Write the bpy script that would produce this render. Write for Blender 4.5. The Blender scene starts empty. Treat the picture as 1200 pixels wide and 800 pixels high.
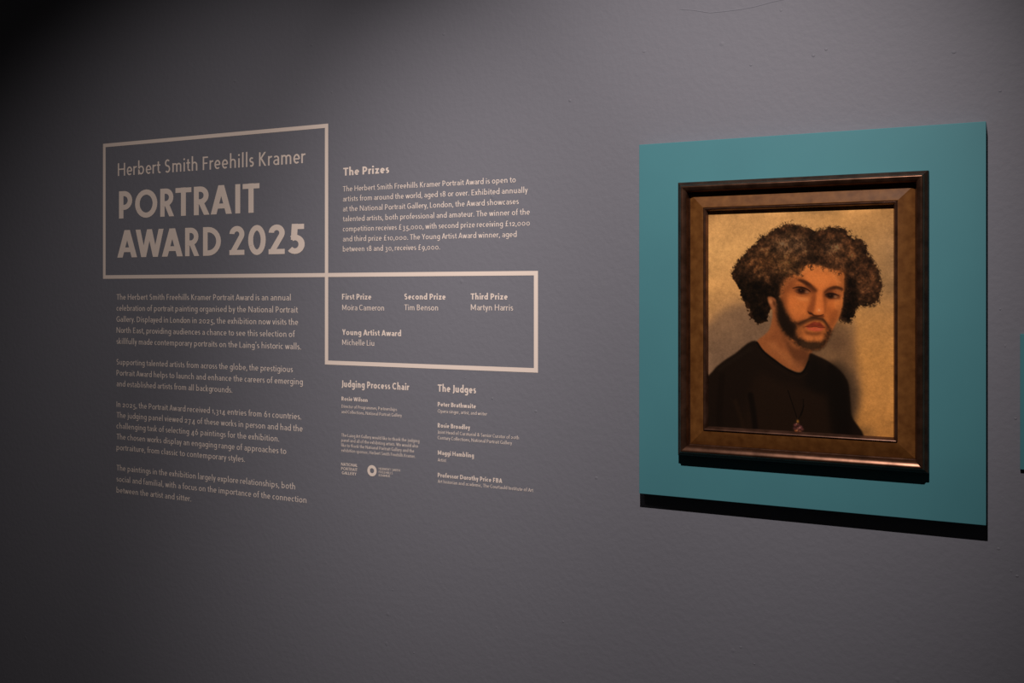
import bpy, math, random
import numpy as np
from mathutils import Vector

# ================================================================ camera, light, exposure
SC = bpy.context.scene
COL = SC.collection
PI = math.pi
EYE, DIST = 1.55, 2.3                       # eye height and distance from the wall, metres; the wall face is the plane y = 0
cam = bpy.data.cameras.new('camera'); camo = bpy.data.objects.new('camera', cam); COL.objects.link(camo)
camo.location = (0, -DIST, EYE); camo.rotation_euler = (PI/2, 0, math.atan(1200/2406))
cam.sensor_width = 36; cam.lens = 36; cam.shift_y = -58/1200; cam.clip_start = .05
SC.camera = camo

world = bpy.data.worlds.new('dim_gallery'); SC.world = world; world.use_nodes = True
world.node_tree.nodes['Background'].inputs[0].default_value = (1, .86, .80, 1)
world.node_tree.nodes['Background'].inputs[1].default_value = .012

def spot(name, loc, aim, half, blend, watts, col, size):
    l = bpy.data.lights.new(name, 'SPOT'); o = bpy.data.objects.new(name, l); COL.objects.link(o)
    l.energy = watts; l.color = col; l.spot_size = 2*half; l.spot_blend = blend; l.shadow_soft_size = size
    d = [aim[i]-loc[i] for i in range(3)]
    o.location = loc
    o.rotation_euler = Vector(d).to_track_quat("-Z", "Y").to_euler()
WARM = (1.0, .84, .76)
spot('ceiling_spot_on_painting', (-.2, -2.034, 3.35), (-.814, 0, 1.489), .445, 1.0, 299, WARM, .012)
spot('ceiling_spot_on_text', (-.9, -1.947, 2.91), (-2.126, 0, 1.237), .522, .99, 103, WARM, .012)

SC.view_settings.view_transform = 'Standard'; SC.view_settings.look = 'None'
SC.view_settings.gamma = 1; SC.view_settings.use_curve_mapping = False; SC.view_settings.exposure = 0

# ================================================================ helpers
def lin(c): return tuple((v/255/12.92) if v/255 <= .04045 else ((v/255+.055)/1.055)**2.4 for v in c)
def material(name, col, rough=.6, metal=0.0, spec=.5):
    m = bpy.data.materials.new(name); m.use_nodes = True
    b = m.node_tree.nodes['Principled BSDF']
    b.inputs['Base Color'].default_value = (*col, 1); b.inputs['Roughness'].default_value = rough
    b.inputs['Metallic'].default_value = metal; b.inputs['Specular IOR Level'].default_value = spec
    return m
def node(m, kind, **kw):
    n = m.node_tree.nodes.new(kind)
    for k, v in kw.items():
        if k in n.inputs: n.inputs[k].default_value = v
        else: setattr(n, k, v)
    return n
def link(m, a, b): m.node_tree.links.new(a, b)
def bsdf(m): return m.node_tree.nodes['Principled BSDF']
def mottle(m, cols, scale, detail=6, stretch=(1, 1, 1), lo=.35, hi=.65):
    tc = node(m, 'ShaderNodeTexCoord'); mp = node(m, 'ShaderNodeMapping'); mp.inputs['Scale'].default_value = stretch
    nz = node(m, 'ShaderNodeTexNoise', Scale=scale, Detail=detail); cr = node(m, 'ShaderNodeValToRGB')
    cr.color_ramp.elements[0].position = lo; cr.color_ramp.elements[0].color = (*cols[0], 1)
    cr.color_ramp.elements[1].position = hi; cr.color_ramp.elements[1].color = (*cols[1], 1)
    link(m, tc.outputs['Object'], mp.inputs[0]); link(m, mp.outputs[0], nz.inputs['Vector'])
    link(m, nz.outputs['Fac'], cr.inputs[0]); link(m, cr.outputs[0], bsdf(m).inputs['Base Color'])
    return nz

def mesh(name, verts, faces, mat, parent=None, loc=None, smooth=False):
    me = bpy.data.meshes.new(name); me.from_pydata(verts, [], faces); me.update()
    me.materials.append(mat)
    if smooth:
        for p in me.polygons: p.use_smooth = True
    o = bpy.data.objects.new(name, me); COL.objects.link(o)
    if loc: o.location = loc
    if parent: o.parent = parent
    return o
def tag(o, label=None, cat=None, group=None, kind=None):
    for k, v in (('label', label), ('category', cat), ('group', group), ('kind', kind)):
        if v: o[k] = v
    return o
def empty(name, loc, parent=None):
    o = bpy.data.objects.new(name, None); COL.objects.link(o); o.location = loc; o.empty_display_size = .05
    if parent: o.parent = parent
    return o
def box(x0, x1, y0, y1, z0, z1, bev=0.0):
    v = [(x, y, z) for x in (x0, x1) for y in (y0, y1) for z in (z0, z1)]
    f = [(0, 1, 3, 2), (4, 6, 7, 5), (0, 4, 5, 1), (2, 3, 7, 6), (0, 2, 6, 4), (1, 5, 7, 3)]
    return v, f
def add_bevel(o, w, seg=2):
    b = o.modifiers.new('bevel', 'BEVEL'); b.width = w; b.segments = seg

# ================================================================ the room: one painted wall and the floor it stands on
M_wall = material('wall_paint', (.188, .203, .250), .62, 0, .25)
tc = node(M_wall, 'ShaderNodeTexCoord')
n1 = node(M_wall, 'ShaderNodeTexNoise', Scale=70.0, Detail=3.0); n2 = node(M_wall, 'ShaderNodeTexNoise', Scale=9.0, Detail=3.0)
vo = node(M_wall, 'ShaderNodeTexVoronoi', Scale=7.0); vo.inputs['Randomness'].default_value = 1.0
rm = node(M_wall, 'ShaderNodeMapRange'); rm.inputs['From Min'].default_value = .0; rm.inputs['From Max'].default_value = .045
rm.inputs['To Min'].default_value = 1.3; rm.inputs['To Max'].default_value = 0
ad = node(M_wall, 'ShaderNodeMath', operation='ADD'); ad2 = node(M_wall, 'ShaderNodeMath', operation='ADD')
bp = node(M_wall, 'ShaderNodeBump', Strength=.22, Distance=.004)
for n in (n1, n2, vo): link(M_wall, tc.outputs['Object'], n.inputs['Vector'])
link(M_wall, n1.outputs['Fac'], ad.inputs[0]); link(M_wall, n2.outputs['Fac'], ad.inputs[1])
link(M_wall, vo.outputs['Distance'], rm.inputs['Value'])
link(M_wall, ad.outputs[0], ad2.inputs[0]); link(M_wall, rm.outputs[0], ad2.inputs[1])
link(M_wall, ad2.outputs[0], bp.inputs['Height']); link(M_wall, bp.outputs[0], bsdf(M_wall).inputs['Normal'])
v, f = box(-5.5, 3.0, 0, .2, 0, 3.8)
rw = random.Random(5)
def dome(cx, cz, r, hgt, n=10):           # a small lump under the paint
    b = len(v); sx = rw.uniform(.8, 1.5)
    for k, (q, d) in enumerate(((1.0, -.0003), (.7, .55), (.35, .92))):
        for i in range(n): v.append((cx+r*sx*q*math.cos(2*PI*i/n), -hgt*d if d > 0 else .0003, cz+r*q*math.sin(2*PI*i/n)))
    v.append((cx, -hgt, cz))
    for k in range(2):
        for i in range(n): f.append((b+k*n+i, b+k*n+(i+1) % n, b+(k+1)*n+(i+1) % n, b+(k+1)*n+i))
    for i in range(n): f.append((b+2*n+i, b+2*n+(i+1) % n, b+3*n))
for cx, cz in [(-1.77, 2.236), (-2.046, 2.162), (-1.821, 2.134), (-1.701, 2.099), (-0.044, 1.029), (-0.021, 0.987), (-0.01, 0.978), (-0.041, 1.515), (-0.032, 1.441), (-0.48, 2.175), (-0.41, 2.067), (-0.127, 2.045), (-0.041, 1.957), (-0.383, 2.078), (-1.503, 0.756), (-1.191, 0.702), (-1.436, 0.599), (-1.007, 0.743), (-0.57, 0.748), (-0.539, 0.715), (-1.203, 1.28), (-1.081, 1.254), (-1.282, 1.329), (-0.92, 1.102), (-0.989, 2.017), (-0.547, 2.06), (-0.013, 1.295), (-0.799, 2.117), (-1.875, 0.686), (-1.345, 2.219)]: dome(cx, cz, rw.uniform(.0022, .0042), rw.uniform(.0005, .0011))
RIDGE = [(-0.713, 2.206), (-0.681, 2.2), (-0.641, 2.189), (-0.605, 2.188), (-0.57, 2.188), (-0.539, 2.19), (-0.516, 2.193), (-0.499, 2.196), (-0.462, 2.199)]
b = len(v)                                 # an old filled crack near the top of the wall
for i, (x, z) in enumerate(RIDGE): v += [(x, .0003, z-.0022), (x, -.0006, z), (x, .0003, z+.0022)]
for i in range(len(RIDGE)-1):
    for k in (0, 1): f.append((b+3*i+k, b+3*i+3+k, b+3*i+4+k, b+3*i+1+k))
tag(mesh('wall_back', v, f, M_wall), kind='structure')
M_floor = material('dark_floor', (.05, .045, .04), .5)
mottle(M_floor, ((.045, .038, .03), (.06, .052, .043)), 3, 6, (1, 12, 1))
v, f = box(-5.5, 3.0, -4.0, .2, -.1, 0)
tag(mesh('floor', v, f, M_floor), kind='structure')

# ================================================================ teal board behind the painting, and the next board at the right
M_teal = material('teal_board_paint', (.070, .256, .312), .55, 0, .3)
mottle(M_teal, ((.0685, .250, .306), (.0715, .262, .318)), 6, 4)
PT = .035
v, f = box(-0.7990, -0.0659, -PT, -.001, 1.0812, 1.8926)
tag(mesh('backing_board', v, f, M_teal), 'large teal painted board on the grey wall behind the framed portrait', 'board')
add_bevel(bpy.data.objects['backing_board'], .0008)
v, f = box(-.0046, .36, -.009, -.0005, 1.1945, 1.4662)
tag(mesh('wall_board', v, f, M_teal), 'small teal board on the grey wall, cut off by the right edge of the photo', 'board')
add_bevel(bpy.data.objects['wall_board'], .0006)

# ================================================================ framed portrait
FX0, FX1, FZ0, FZ1 = -0.6995, -0.1718, 1.1806, 1.7977
M_edge = material('black_frame_edge', (.022, .013, .009), .5, 0, .3)
mottle(M_edge, ((.014, .008, .006), (.034, .020, .013)), 40, 6)
M_mold = material('dark_bronze_moulding', (.10, .05, .03), .31, .8, .5)
nz = mottle(M_mold, ((.085, .042, .026), (.165, .085, .055)), 40, 6)
M_lin = material('brown_frame_slip', (.13, .075, .035), .48, 0, .15)
nz = mottle(M_lin, ((.105, .040, .010), (.180, .076, .020)), 55, 8, (1, 1, 1), .3, .7)
b_ = node(M_lin, 'ShaderNodeBump', Strength=.25, Distance=.001); link(M_lin, nz.outputs['Fac'], b_.inputs['Height']); link(M_lin, b_.outputs[0], bsdf(M_lin).inputs['Normal'])
M_bead = material('bronze_inner_bead', (.16, .085, .055), .27, .65, .5)
mottle(M_bead, ((.075, .036, .022), (.150, .075, .050)), 40, 6)
painting = tag(empty('framed_painting', ((FX0+FX1)/2, -PT, FZ0)), 'bronze framed oil portrait of a curly haired bearded man in black, on the teal board', 'painting')
OX, OZ = (FX0+FX1)/2, FZ0                    # parts are built in the painting's own space
def rail(name, prof, side, mat, closed=True):
    # one mitred rail of a rectangular frame: profile of (inset from the outer edge, height above the board)
    X0, X1, Z0, Z1 = FX0-OX, FX1-OX, 0.0, FZ1-FZ0
    vs = []
    for end in (0, 1):
        for t, h in prof:
            if side == 'top': p = ((X0+t, X1-t)[end], Z1-t)
            elif side == 'bottom': p = ((X0+t, X1-t)[end], Z0+t)
            elif side == 'left': p = (X0+t, (Z0+t, Z1-t)[end])
            else: p = (X1-t, (Z0+t, Z1-t)[end])
            vs.append((p[0], -h, p[1]))
    n = len(prof)
    fs = [(i, (i+1) % n, n+(i+1) % n, n+i) for i in range(n)]
    if side in ('top', 'right'): fs = [q[::-1] for q in fs]
    fs += [tuple(range(n)), tuple(range(2*n-1, n-1, -1))]
    o = mesh(name, vs, fs, mat, painting, smooth=True)
    o.data.set_sharp_from_angle(angle=math.radians(38))
    return o
EDGE = [(0, .0008), (0, .0190), (.0010, .0212), (.0030, .0232), (.0058, .0256), (.0066, .0268), (.0066, .0008)]
MOLD = [(.0066, .0268), (.0078, .0290), (.0090, .0322), (.0104, .0341), (.0120, .0346), (.0136, .0342), (.0156, .0332), (.0176, .0321), (.0196, .0308), (.0214, .0290), (.0226, .0265), (.0232, .0235), (.0236, .0190), (.0238, .0120), (.0262, .0092), (.0262, .0008), (.0066, .0008)]
SLIP = [(.0262, .0010), (.0262, .0100), (.0285, .0112), (.0420, .0160), (.0575, .0216), (.0588, .0214), (.0588, .0010)]
BEAD = [(.0588, .0010), (.0588, .0196), (.0598, .0196), (.0600, .0228), (.0608, .0242), (.0620, .0247), (.0634, .0240), (.0650, .0218), (.0664, .0185), (.0676, .0140), (.0682, .0105), (.0682, .0010)]
for s in ('top', 'bottom', 'left', 'right'): rail('outer_edge', EDGE, s, M_edge)
for s in ('top', 'bottom', 'left', 'right'): rail('outer_moulding', MOLD, s, M_mold)
for s in ('top', 'bottom', 'left', 'right'): rail('slip', SLIP, s, M_lin)
for s in ('top', 'bottom', 'left', 'right'): rail('inner_bead', BEAD, s, M_bead)

PIGMENT = (1.40, 1.46, 1.33)
# ---------------------------------------------------------------- the oil painting, as pigment on a fine canvas grid
PW, PH = 440, 536
rs = np.random.RandomState(7)
art = np.zeros((PH, PW, 3))
YY, XX = np.mgrid[0:PH, 0:PW].astype(float)

def gauss(a, s):
    if s < 0.3: return a
    r = int(3*s)+1
    k = np.exp(-0.5*(np.arange(-r, r+1)/s)**2); k /= k.sum()
    a = np.apply_along_axis(lambda m: np.convolve(np.pad(m, r, mode='edge'), k, 'valid'), 0, a)
    return np.apply_along_axis(lambda m: np.convolve(np.pad(m, r, mode='edge'), k, 'valid'), 1, a)

def noise(s, seed):
    n = gauss(np.random.RandomState(seed).randn(PH, PW), s)
    return n/n.std()

def smooth(pts, closed, n=6):
    p = np.array(pts, float)
    if len(p) < 3: return p
    if closed: q = np.vstack([p[-1:], p, p[:2]])
    else: q = np.vstack([2*p[0]-p[1], p, 2*p[-1]-p[-2]])
    out = []
    for i in range(1, len(q)-2):
        for t in np.arange(n)/n:
            out.append(0.5*(2*q[i]+(q[i+1]-q[i-1])*t+(2*q[i-1]-5*q[i]+4*q[i+1]-q[i+2])*t*t+(3*q[i]-q[i-1]-3*q[i+1]+q[i+2])*t**3))
    if not closed: out.append(q[-2])
    return np.array(out)

def polymask(pts, blur):
    p = smooth(pts, True)
    m = np.zeros((PH, PW), bool)
    y0, y1 = max(0, int(p[:,1].min())-1), min(PH, int(p[:,1].max())+2)
    for i in range(len(p)):
        ax, ay = p[i]; bx, by = p[(i+1) % len(p)]
        if ay == by: continue
        lo, hi = max(y0, int(math.ceil(min(ay, by)))), min(y1, int(math.ceil(max(ay, by))))
        for y in range(lo, hi):
            xi = ax+(y-ay)*(bx-ax)/(by-ay)
            m[y, :max(0, min(PW, int(math.ceil(xi))))] ^= True
    return gauss(m.astype(float), blur)

def lay(a, col, box=None):
    global art
    c = np.array(col, float)
    if box is None: art[:] = art*(1-a[..., None])+c*a[..., None]
    else:
        y0, y1, x0, x1 = box
        art[y0:y1, x0:x1] = art[y0:y1, x0:x1]*(1-a[..., None])+c*a[..., None]

def fill(pts, col, blur=1.5, op=1.0): lay(polymask(pts, blur)*op, col)

def dab(c, rx, ry, col, op=1.0, rot=0.0):
    cx, cy = c[0] if isinstance(c, list) else c
    r = 2.2*max(rx, ry)
    y0, y1, x0, x1 = max(0, int(cy-r)), min(PH, int(cy+r)+1), max(0, int(cx-r)), min(PW, int(cx+r)+1)
    if y1 <= y0 or x1 <= x0: return
    X, Y = XX[y0:y1, x0:x1]-cx, YY[y0:y1, x0:x1]-cy
    t = math.radians(rot); u = (X*math.cos(t)+Y*math.sin(t))/rx; v = (Y*math.cos(t)-X*math.sin(t))/ry
    lay(np.exp(-(u*u+v*v)**1.3)*op, col, (y0, y1, x0, x1))

def line(pts, w, col, op=1.0, soft=0.8, raw=False, taper=False):
    p = np.array(pts, float) if raw else smooth(pts, False)
    r = w+2*soft+1
    y0, y1 = max(0, int(p[:,1].min()-r)), min(PH, int(p[:,1].max()+r)+1)
    x0, x1 = max(0, int(p[:,0].min()-r)), min(PW, int(p[:,0].max()+r)+1)
    if y1 <= y0 or x1 <= x0: return
    X, Y = XX[y0:y1, x0:x1], YY[y0:y1, x0:x1]
    a = np.zeros(X.shape); n = len(p)-1
    for i in range(n):
        d = p[i+1]-p[i]; L = max(d@d, 1e-9)
        t = np.clip(((X-p[i,0])*d[0]+(Y-p[i,1])*d[1])/L, 0, 1)
        q = np.hypot(X-p[i,0]-t*d[0], Y-p[i,1]-t*d[1])
        ww = w/2*(1 if not taper else 0.35+0.65*math.sin(math.pi*(i+0.5)/n))
        a = np.maximum(a, np.clip((ww+soft/2-q)/soft, 0, 1))
    lay(a*op, col, (y0, y1, x0, x1))

# --- ground: warm ochre wall with the grey brown tone behind the sitter
xs, ys = XX/PW, YY/PH
def mixcol(grid):
    g = np.array(grid, float); h, w = g.shape[:2]
    fx, fy = xs*(w-1), ys*(h-1); ix, iy = np.minimum(fx.astype(int), w-2), np.minimum(fy.astype(int), h-2)
    tx, ty = (fx-ix)[..., None], (fy-iy)[..., None]
    return (g[iy, ix]*(1-tx)+g[iy, ix+1]*tx)*(1-ty)+(g[iy+1, ix]*(1-tx)+g[iy+1, ix+1]*tx)*ty
art[:] = mixcol([[(184,138,88),(186,140,90),(184,138,88),(176,130,80),(164,120,74)],
                 [(194,148,94),(190,144,91),(188,140,88),(176,130,80),(150,114,78)],
                 [(190,142,88),(190,140,88),(180,130,80),(172,126,76),(148,112,76)],
                 [(176,130,84),(150,112,80),(140,104,70),(174,124,72),(168,120,70)],
                 [(136,104,78),(120,92,72),(120,88,62),(184,128,70),(188,132,72)],
                 [(110,85,64),(100,76,58),(120,88,60),(184,126,68),(190,132,72)],
                 [(100,76,58),(90,68,50),(120,86,56),(164,112,60),(180,122,64)]])
fill([(-11.6,299.7),(13.2,263.0),(45.9,234.6),(86.2,222.4),(126.0,226.2),(173.0,257.2),(173.0,351.1),(78.2,369.7),(-3.3,420.6)], (104,80,64), 10, .75)
fill([(242.0,333.7),(272.2,271.4),(324.2,263.1),(353.5,285.4),(359.3,345.9),(368.0,421.2),(353.5,489.9),(324.2,514.4),(279.7,424.9)], (98,72,54), 9, .8)
fill([(309.4,362.5),(338.9,369.2),(360.7,406.3),(366.5,451.4),(353.5,497.5),(346.2,528.2),(324.2,499.1)], (58,44,34), 8, .75)
fill([(353.5,527.8),(382.4,507.2),(407.5,528.2),(382.4,541.1)], (112,80,48), 6, .6)
dab([(316.8,316.6)], 24, 22, (84,60,44), .6); dab([(287.2,294.2)], 16, 18, (112,84,62), .5)
dab([(346.2,270.4)], 14, 26, (128,96,68), .5)
art *= (1+0.016*noise(3, 1)+0.03*noise(14, 2)+0.014*noise(1, 3))[..., None]

# --- hair: dark mass, then curls
HAIR = [(62.1,146.7),(71.7,124.5),(87.8,105.7),(103.8,87.7),(122.8,74.6),(132.3,59.1),(149.6,54.8),(162.1,42.5),(180.7,35.2),(197.7,27.9),(219.2,30.9),(240.5,36.9),(260.2,48.2),(275.2,44.0),(294.6,39.9),(316.8,40.6),(335.9,46.4),(346.2,58.8),(365.1,69.9),(378.1,78.5),(382.4,95.1),(391.1,111.8),(403.2,130.8),(411.1,153.3),(413.9,175.8),(411.8,202.0),(402.5,223.1),(382.4,223.2),(363.6,228.6),(353.5,247.6),(346.2,264.3),(334.5,261.4),(321.2,258.6),(309.4,225.1),(309.4,156.4),(249.6,140.6),(196.2,179.0),(173.0,218.1),(159.0,233.8),(151.1,260.6),(135.4,271.8),(118.1,267.3),(108.5,257.9),(102.2,234.2),(91.0,214.5),(83.0,201.0),(78.2,178.7),(66.9,161.1)]
hm = polymask(HAIR, 4.5); hm = np.clip((hm+(.13*noise(1.7, 21)+.15*noise(4, 22))*np.clip(6*hm*(1-hm), 0, 1)-.5)/.28+.5, 0, 1)
lay(hm, (50,34,23)); keep = art.copy()
fill([(76.6,169.2),(102.2,159.0),(149.6,169.5),(180.7,175.1),(180.7,218.0),(159.0,235.4),(151.1,260.6),(135.4,270.2),(118.1,265.7),(103.8,235.8),(84.6,202.6)], (18,12,8), 5, .95)
fill([(324.2,145.1),(346.2,156.7),(360.7,187.0),(362.2,217.2),(350.6,261.2),(324.2,255.5),(321.2,217.4)], (16,10,7), 4, .95)
fill([(78.2,138.9),(110.1,99.7),(157.4,61.2),(211.6,43.1),(253.4,63.5),(253.4,117.5),(211.6,140.2),(165.2,155.4),(110.1,155.1)], (74,53,37), 8, .75)
fill([(283.4,56.5),(324.2,53.7),(360.7,81.1),(378.8,119.2),(396.8,164.5),(382.4,194.6),(353.5,149.1),(316.8,129.8),(279.7,117.8)], (68,46,31), 8, .75)
hot = [([(141.7,119.9)][0], 26, (92,62,38)), ([(190.0,77.6)][0], 30, (98,78,62)), ([(226.8,78.3)][0], 26, (106,84,68)),
       ([(196.2,124.5)][0], 28, (104,76,50)), ([(305.7,87.6)][0], 26, (92,72,58)), ([(335.2,103.4)][0], 26, (84,58,40)),
       ([(313.1,122.1)][0], 22, (86,60,42)), ([(371.6,141.7)][0], 24, (72,48,34)), ([(110.1,127.4)][0], 22, (68,46,30)), ([(389.6,187.0)][0], 20, (62,42,30)),
       ([(242.0,113.4)][0], 20, (80,58,42))]
for c, r, col in hot: dab(c, r, r*.8, col, .6)
for c, r in [([(257.2,79.0)][0], 12), ([(268.4,52.3)][0], 14), ([(180.7,46.1)][0], 11), ([(173.0,164.9)][0], 20), ([(253.4,117.5)][0], 13), ([(283.4,68.0)][0], 14), ([(236.0,128.8)][0], 12),
             ([(102.2,151.0)][0], 14), ([(346.2,130.1)][0], 12), ([(149.6,135.7)][0], 9)]: dab(c, r, r*1.2, (30,20,14), .65)
clump = np.exp(.15*noise(1.3, 23)+.20*noise(3.4, 24)+.16*noise(7, 25)-.10)
art *= clump[..., None]
art = np.minimum(art*np.array([1.0, .90, .80]), np.array([112, 86, 65]))
art = keep*(1-hm[..., None])+np.clip(art, 5, 112)*hm[..., None]; art[hm < .01] = keep[hm < .01]
lum = gauss(art.mean(2), 3)
def curl(cx, cy, r, w, col, op, soft=1.2):
    a0 = rs.uniform(0, 6.28); span = rs.uniform(1.0, 3.0); n = 6
    ts = a0+np.linspace(0, span, n)
    line(np.stack([cx+r*np.cos(ts)*rs.uniform(.7, 1.2), cy+r*np.sin(ts)], 1), w, col, op, soft, True, True)
def tone(base, lo, hi): return np.clip(np.array(base, float)*rs.uniform(lo, hi), 4, 160)
for i in range(3600):
    cx, cy = rs.uniform(50, 410), rs.uniform(30, 280)
    if hm[int(cy), int(cx)] < rs.uniform(.4, .9): continue
    base = art[int(cy), int(cx)]; L = lum[int(cy), int(cx)]
    g = rs.choice([.45, .6, .8, 1.25, 1.5, 1.75], p=[.2, .2, .16, .2, .14, .1])
    if L < 24 and g > 1: g = 1.5 if rs.rand() < .3 else .8
    curl(cx, cy, rs.uniform(1.4, 4.0), rs.uniform(.9, 2.0), np.clip(base*g, 5, 112)*np.array([1.03, .97, .93]), rs.uniform(.3, .55), 1.2)
edge = smooth(HAIR, True, 8)
for p in edge[:int(len(edge)*.72)]:
    for k in range(2):
        q = p+rs.randn(2)*3
        if q[0] < 6 or rs.rand() < .25: continue
        curl(q[0], q[1], rs.uniform(1.4, 4), rs.uniform(.9, 2), tone((48,33,23), .4, 1.3), rs.uniform(.3, .75))
for c in [(120.4,56.4),(130.2,55.0),(135.2,63.3),(148.3,60.4),(180.7,35.1),(196.8,30.7),(222.4,29.8),(62.1,144.8),(72.1,154.8),(80.5,207.9)]: curl(c[0], c[1], 3.2, 1.1, (70,50,36), .6)
for c in [(346.8,49.2),(374.0,72.0),(412.9,166.5),(409.9,219.5),(392.0,225.9),(411.4,144.6),(346.8,257.8),(328.5,264.3),(374.0,222.9)]: curl(c[0], c[1], 3.2, 1.4, (46,32,22), .7)

for p in edge[:int(len(edge)*.70)]:
    if rs.rand() < .5: continue
    a = math.atan2(p[1]-150, p[0]-225)+rs.uniform(-.7, .7); L = rs.uniform(3, 9)
    q = [(p[0]+L*t*math.cos(a+s), p[1]+L*t*math.sin(a+s)) for t, s in ((-.4, 0), (.2, .25), (.6, -.1), (1, .5))]
    line(q, rs.uniform(.9, 1.6), tone((52,36,25), .5, 1.2), rs.uniform(.25, .6), 1.3, False, True)
# --- neck and ear
fill([(171.4,218.1),(162.1,257.3),(152.7,288.8),(122.8,317.8),(141.7,340.9),(169.9,360.6),(196.2,376.9),(221.5,387.0),(239.0,378.6),(251.1,348.9),(258.7,325.6),(242.0,271.9)], (136,77,43), 1.6)
fill([(171.4,229.8),(166.8,288.6),(145.7,316.5),(180.7,350.9),(190.0,327.2),(185.4,296.1),(177.6,272.8)], (124,68,38), 4, .7)
fill([(182.3,288.3),(211.6,326.7),(242.0,332.2),(251.1,348.9),(239.0,372.4),(219.2,365.3),(208.5,350.1),(196.2,323.2)], (84,46,27), 4, .85)
fill([(146.4,322.0),(180.7,350.9),(219.2,377.7),(232.9,372.6),(216.2,360.7),(185.4,333.6),(165.2,313.7)], (158,94,54), 5, .65)
fill([(208.5,359.4),(228.4,361.9),(239.0,357.0),(234.5,374.1),(222.3,380.7)], (122,70,42), 4, .7)
line([(122.8,319.3),(126.0,328.7)], 3, (120,60,36), .8, 1.5)
fill([(150.9,206.4),(160.7,205.1),(170.4,210.9),(173.6,223.9),(170.4,236.3),(163.9,237.1),(155.4,225.7)], (132,76,46), 1.5)
dab([(157.4,215.9)], 5, 7, (176,112,70), .7, -20); dab([(166.5,220.7)], 3.2, 7, (70,36,20), .7, -15); dab([(166.2,233.1)], 4, 3.5, (150,88,52), .7)

# --- face
fill([(242.7,129.5),(264.7,127.2),(286.5,134.5),(305.1,140.5),(329.7,147.0),(331.5,171.8),(330.3,203.4),(326.3,235.2),(316.8,260.0),(303.9,285.0),(293.4,309.4),(278.4,328.3),(255.9,332.7),(227.5,324.4),(198.8,299.7),(179.4,275.4),(177.5,246.1),(180.7,213.5),(184.6,184.2),(194.9,164.7),(214.1,151.9),(231.3,154.6)], (184,105,54), 1.4)
fill([(235.7,135.9),(264.7,132.4),(289.6,139.7),(314.4,149.4),(320.5,168.5),(302.0,171.6),(283.4,187.5),(267.8,184.3),(249.0,168.2),(231.6,158.5)], (206,121,63), 5, .95)
dab([(247.4,142.5)], 16, 8, (214,128,68), .6, 10); dab([(274.1,161.9)], 24, 12, (210,124,64), .6); dab([(274.1,180.5)], 10, 7, (206,118,60), .7)
fill([(314.4,143.1),(332.8,146.4),(332.8,193.9),(320.5,184.4),(322.0,165.4)], (138,76,38), 5, .8)
line([(295.8,168.4),(309.7,166.9),(323.6,170.5)], 3, (196,112,58), .6, 3)
fill([(185.3,174.4),(201.3,155.0),(231.6,155.2),(236.4,161.7),(217.3,168.1),(210.9,181.0),(198.1,190.7),(190.1,206.9),(182.0,210.2)], (132,74,40), 4, .8)
dab([(210.9,169.7)], 12, 7, (158,90,50), .6, -25)
fill([(193.3,203.7),(214.1,198.8),(242.7,203.6),(255.3,206.8),(247.4,229.3),(239.5,248.7),(223.7,261.8),(207.7,249.0),(194.9,229.7)], (197,113,58), 5, .9)
dab([(234.8,209.4)], 16, 6, (208,130,74), .8, 8); dab([(206.1,218.3)], 14, 12, (204,116,60), .6, 30); dab([(226.8,235.9)], 16, 14, (196,113,58), .6)
dab([(191.7,219.9)], 8, 18, (150,84,44), .6); dab([(226.8,253.7)], 14, 8, (186,104,54), .6, -10)
fill([(289.6,209.9),(320.5,206.6),(326.0,213.0),(322.0,235.2),(311.3,257.5),(298.9,267.2),(289.6,254.6),(288.1,235.5)], (182,101,50), 4, .9)
dab([(309.7,224.2)], 14, 14, (200,113,56), .8); dab([(314.4,211.4)], 12, 5, (198,116,62), .7, -5); dab([(297.4,241.8)], 10, 18, (160,86,42), .6)
# nose
fill([(265.3,191.4),(258.4,206.8),(252.8,222.9),(247.1,235.8),(248.4,244.8),(257.2,245.3),(263.4,235.6),(266.6,219.6),(269.1,203.6)], (146,78,40), 3, .85)
fill([(267.8,191.4),(280.9,191.4),(284.7,213.1),(287.2,235.5),(284.7,245.1),(274.1,248.4),(265.3,243.6),(264.1,232.4),(267.2,213.2)], (201,112,56), 2.2, .95)
fill([(282.8,197.1),(289.6,206.7),(290.9,225.9),(289.0,245.0),(285.3,245.1),(285.9,229.1),(283.4,209.9)], (132,70,35), 2.6, .85)
dab([(274.7,217.9)], 6, 22, (207,118,60), .7, 2); dab([(273.5,237.2)], 6.5, 6, (216,130,74), .8); dab([(273.8,236.8)], 2.2, 2.6, (232,160,108), .8)
dab([(255.3,237.3)], 7, 6, (168,90,46), .6, 40)
line([(247.7,239.6),(251.5,244.7),(257.2,246.0),(262.2,249.8),(269.7,251.0),(277.8,249.6),(284.0,247.0)], 4.2, (58,26,14), .9, 2.5, False, True)
dab([(253.4,244.1)], 5, 3.2, (42,18,10), .85, 25); dab([(267.8,252.3)], 14, 4, (70,34,18), .75); dab([(281.6,250.9)], 5, 3, (80,38,20), .7)
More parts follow.
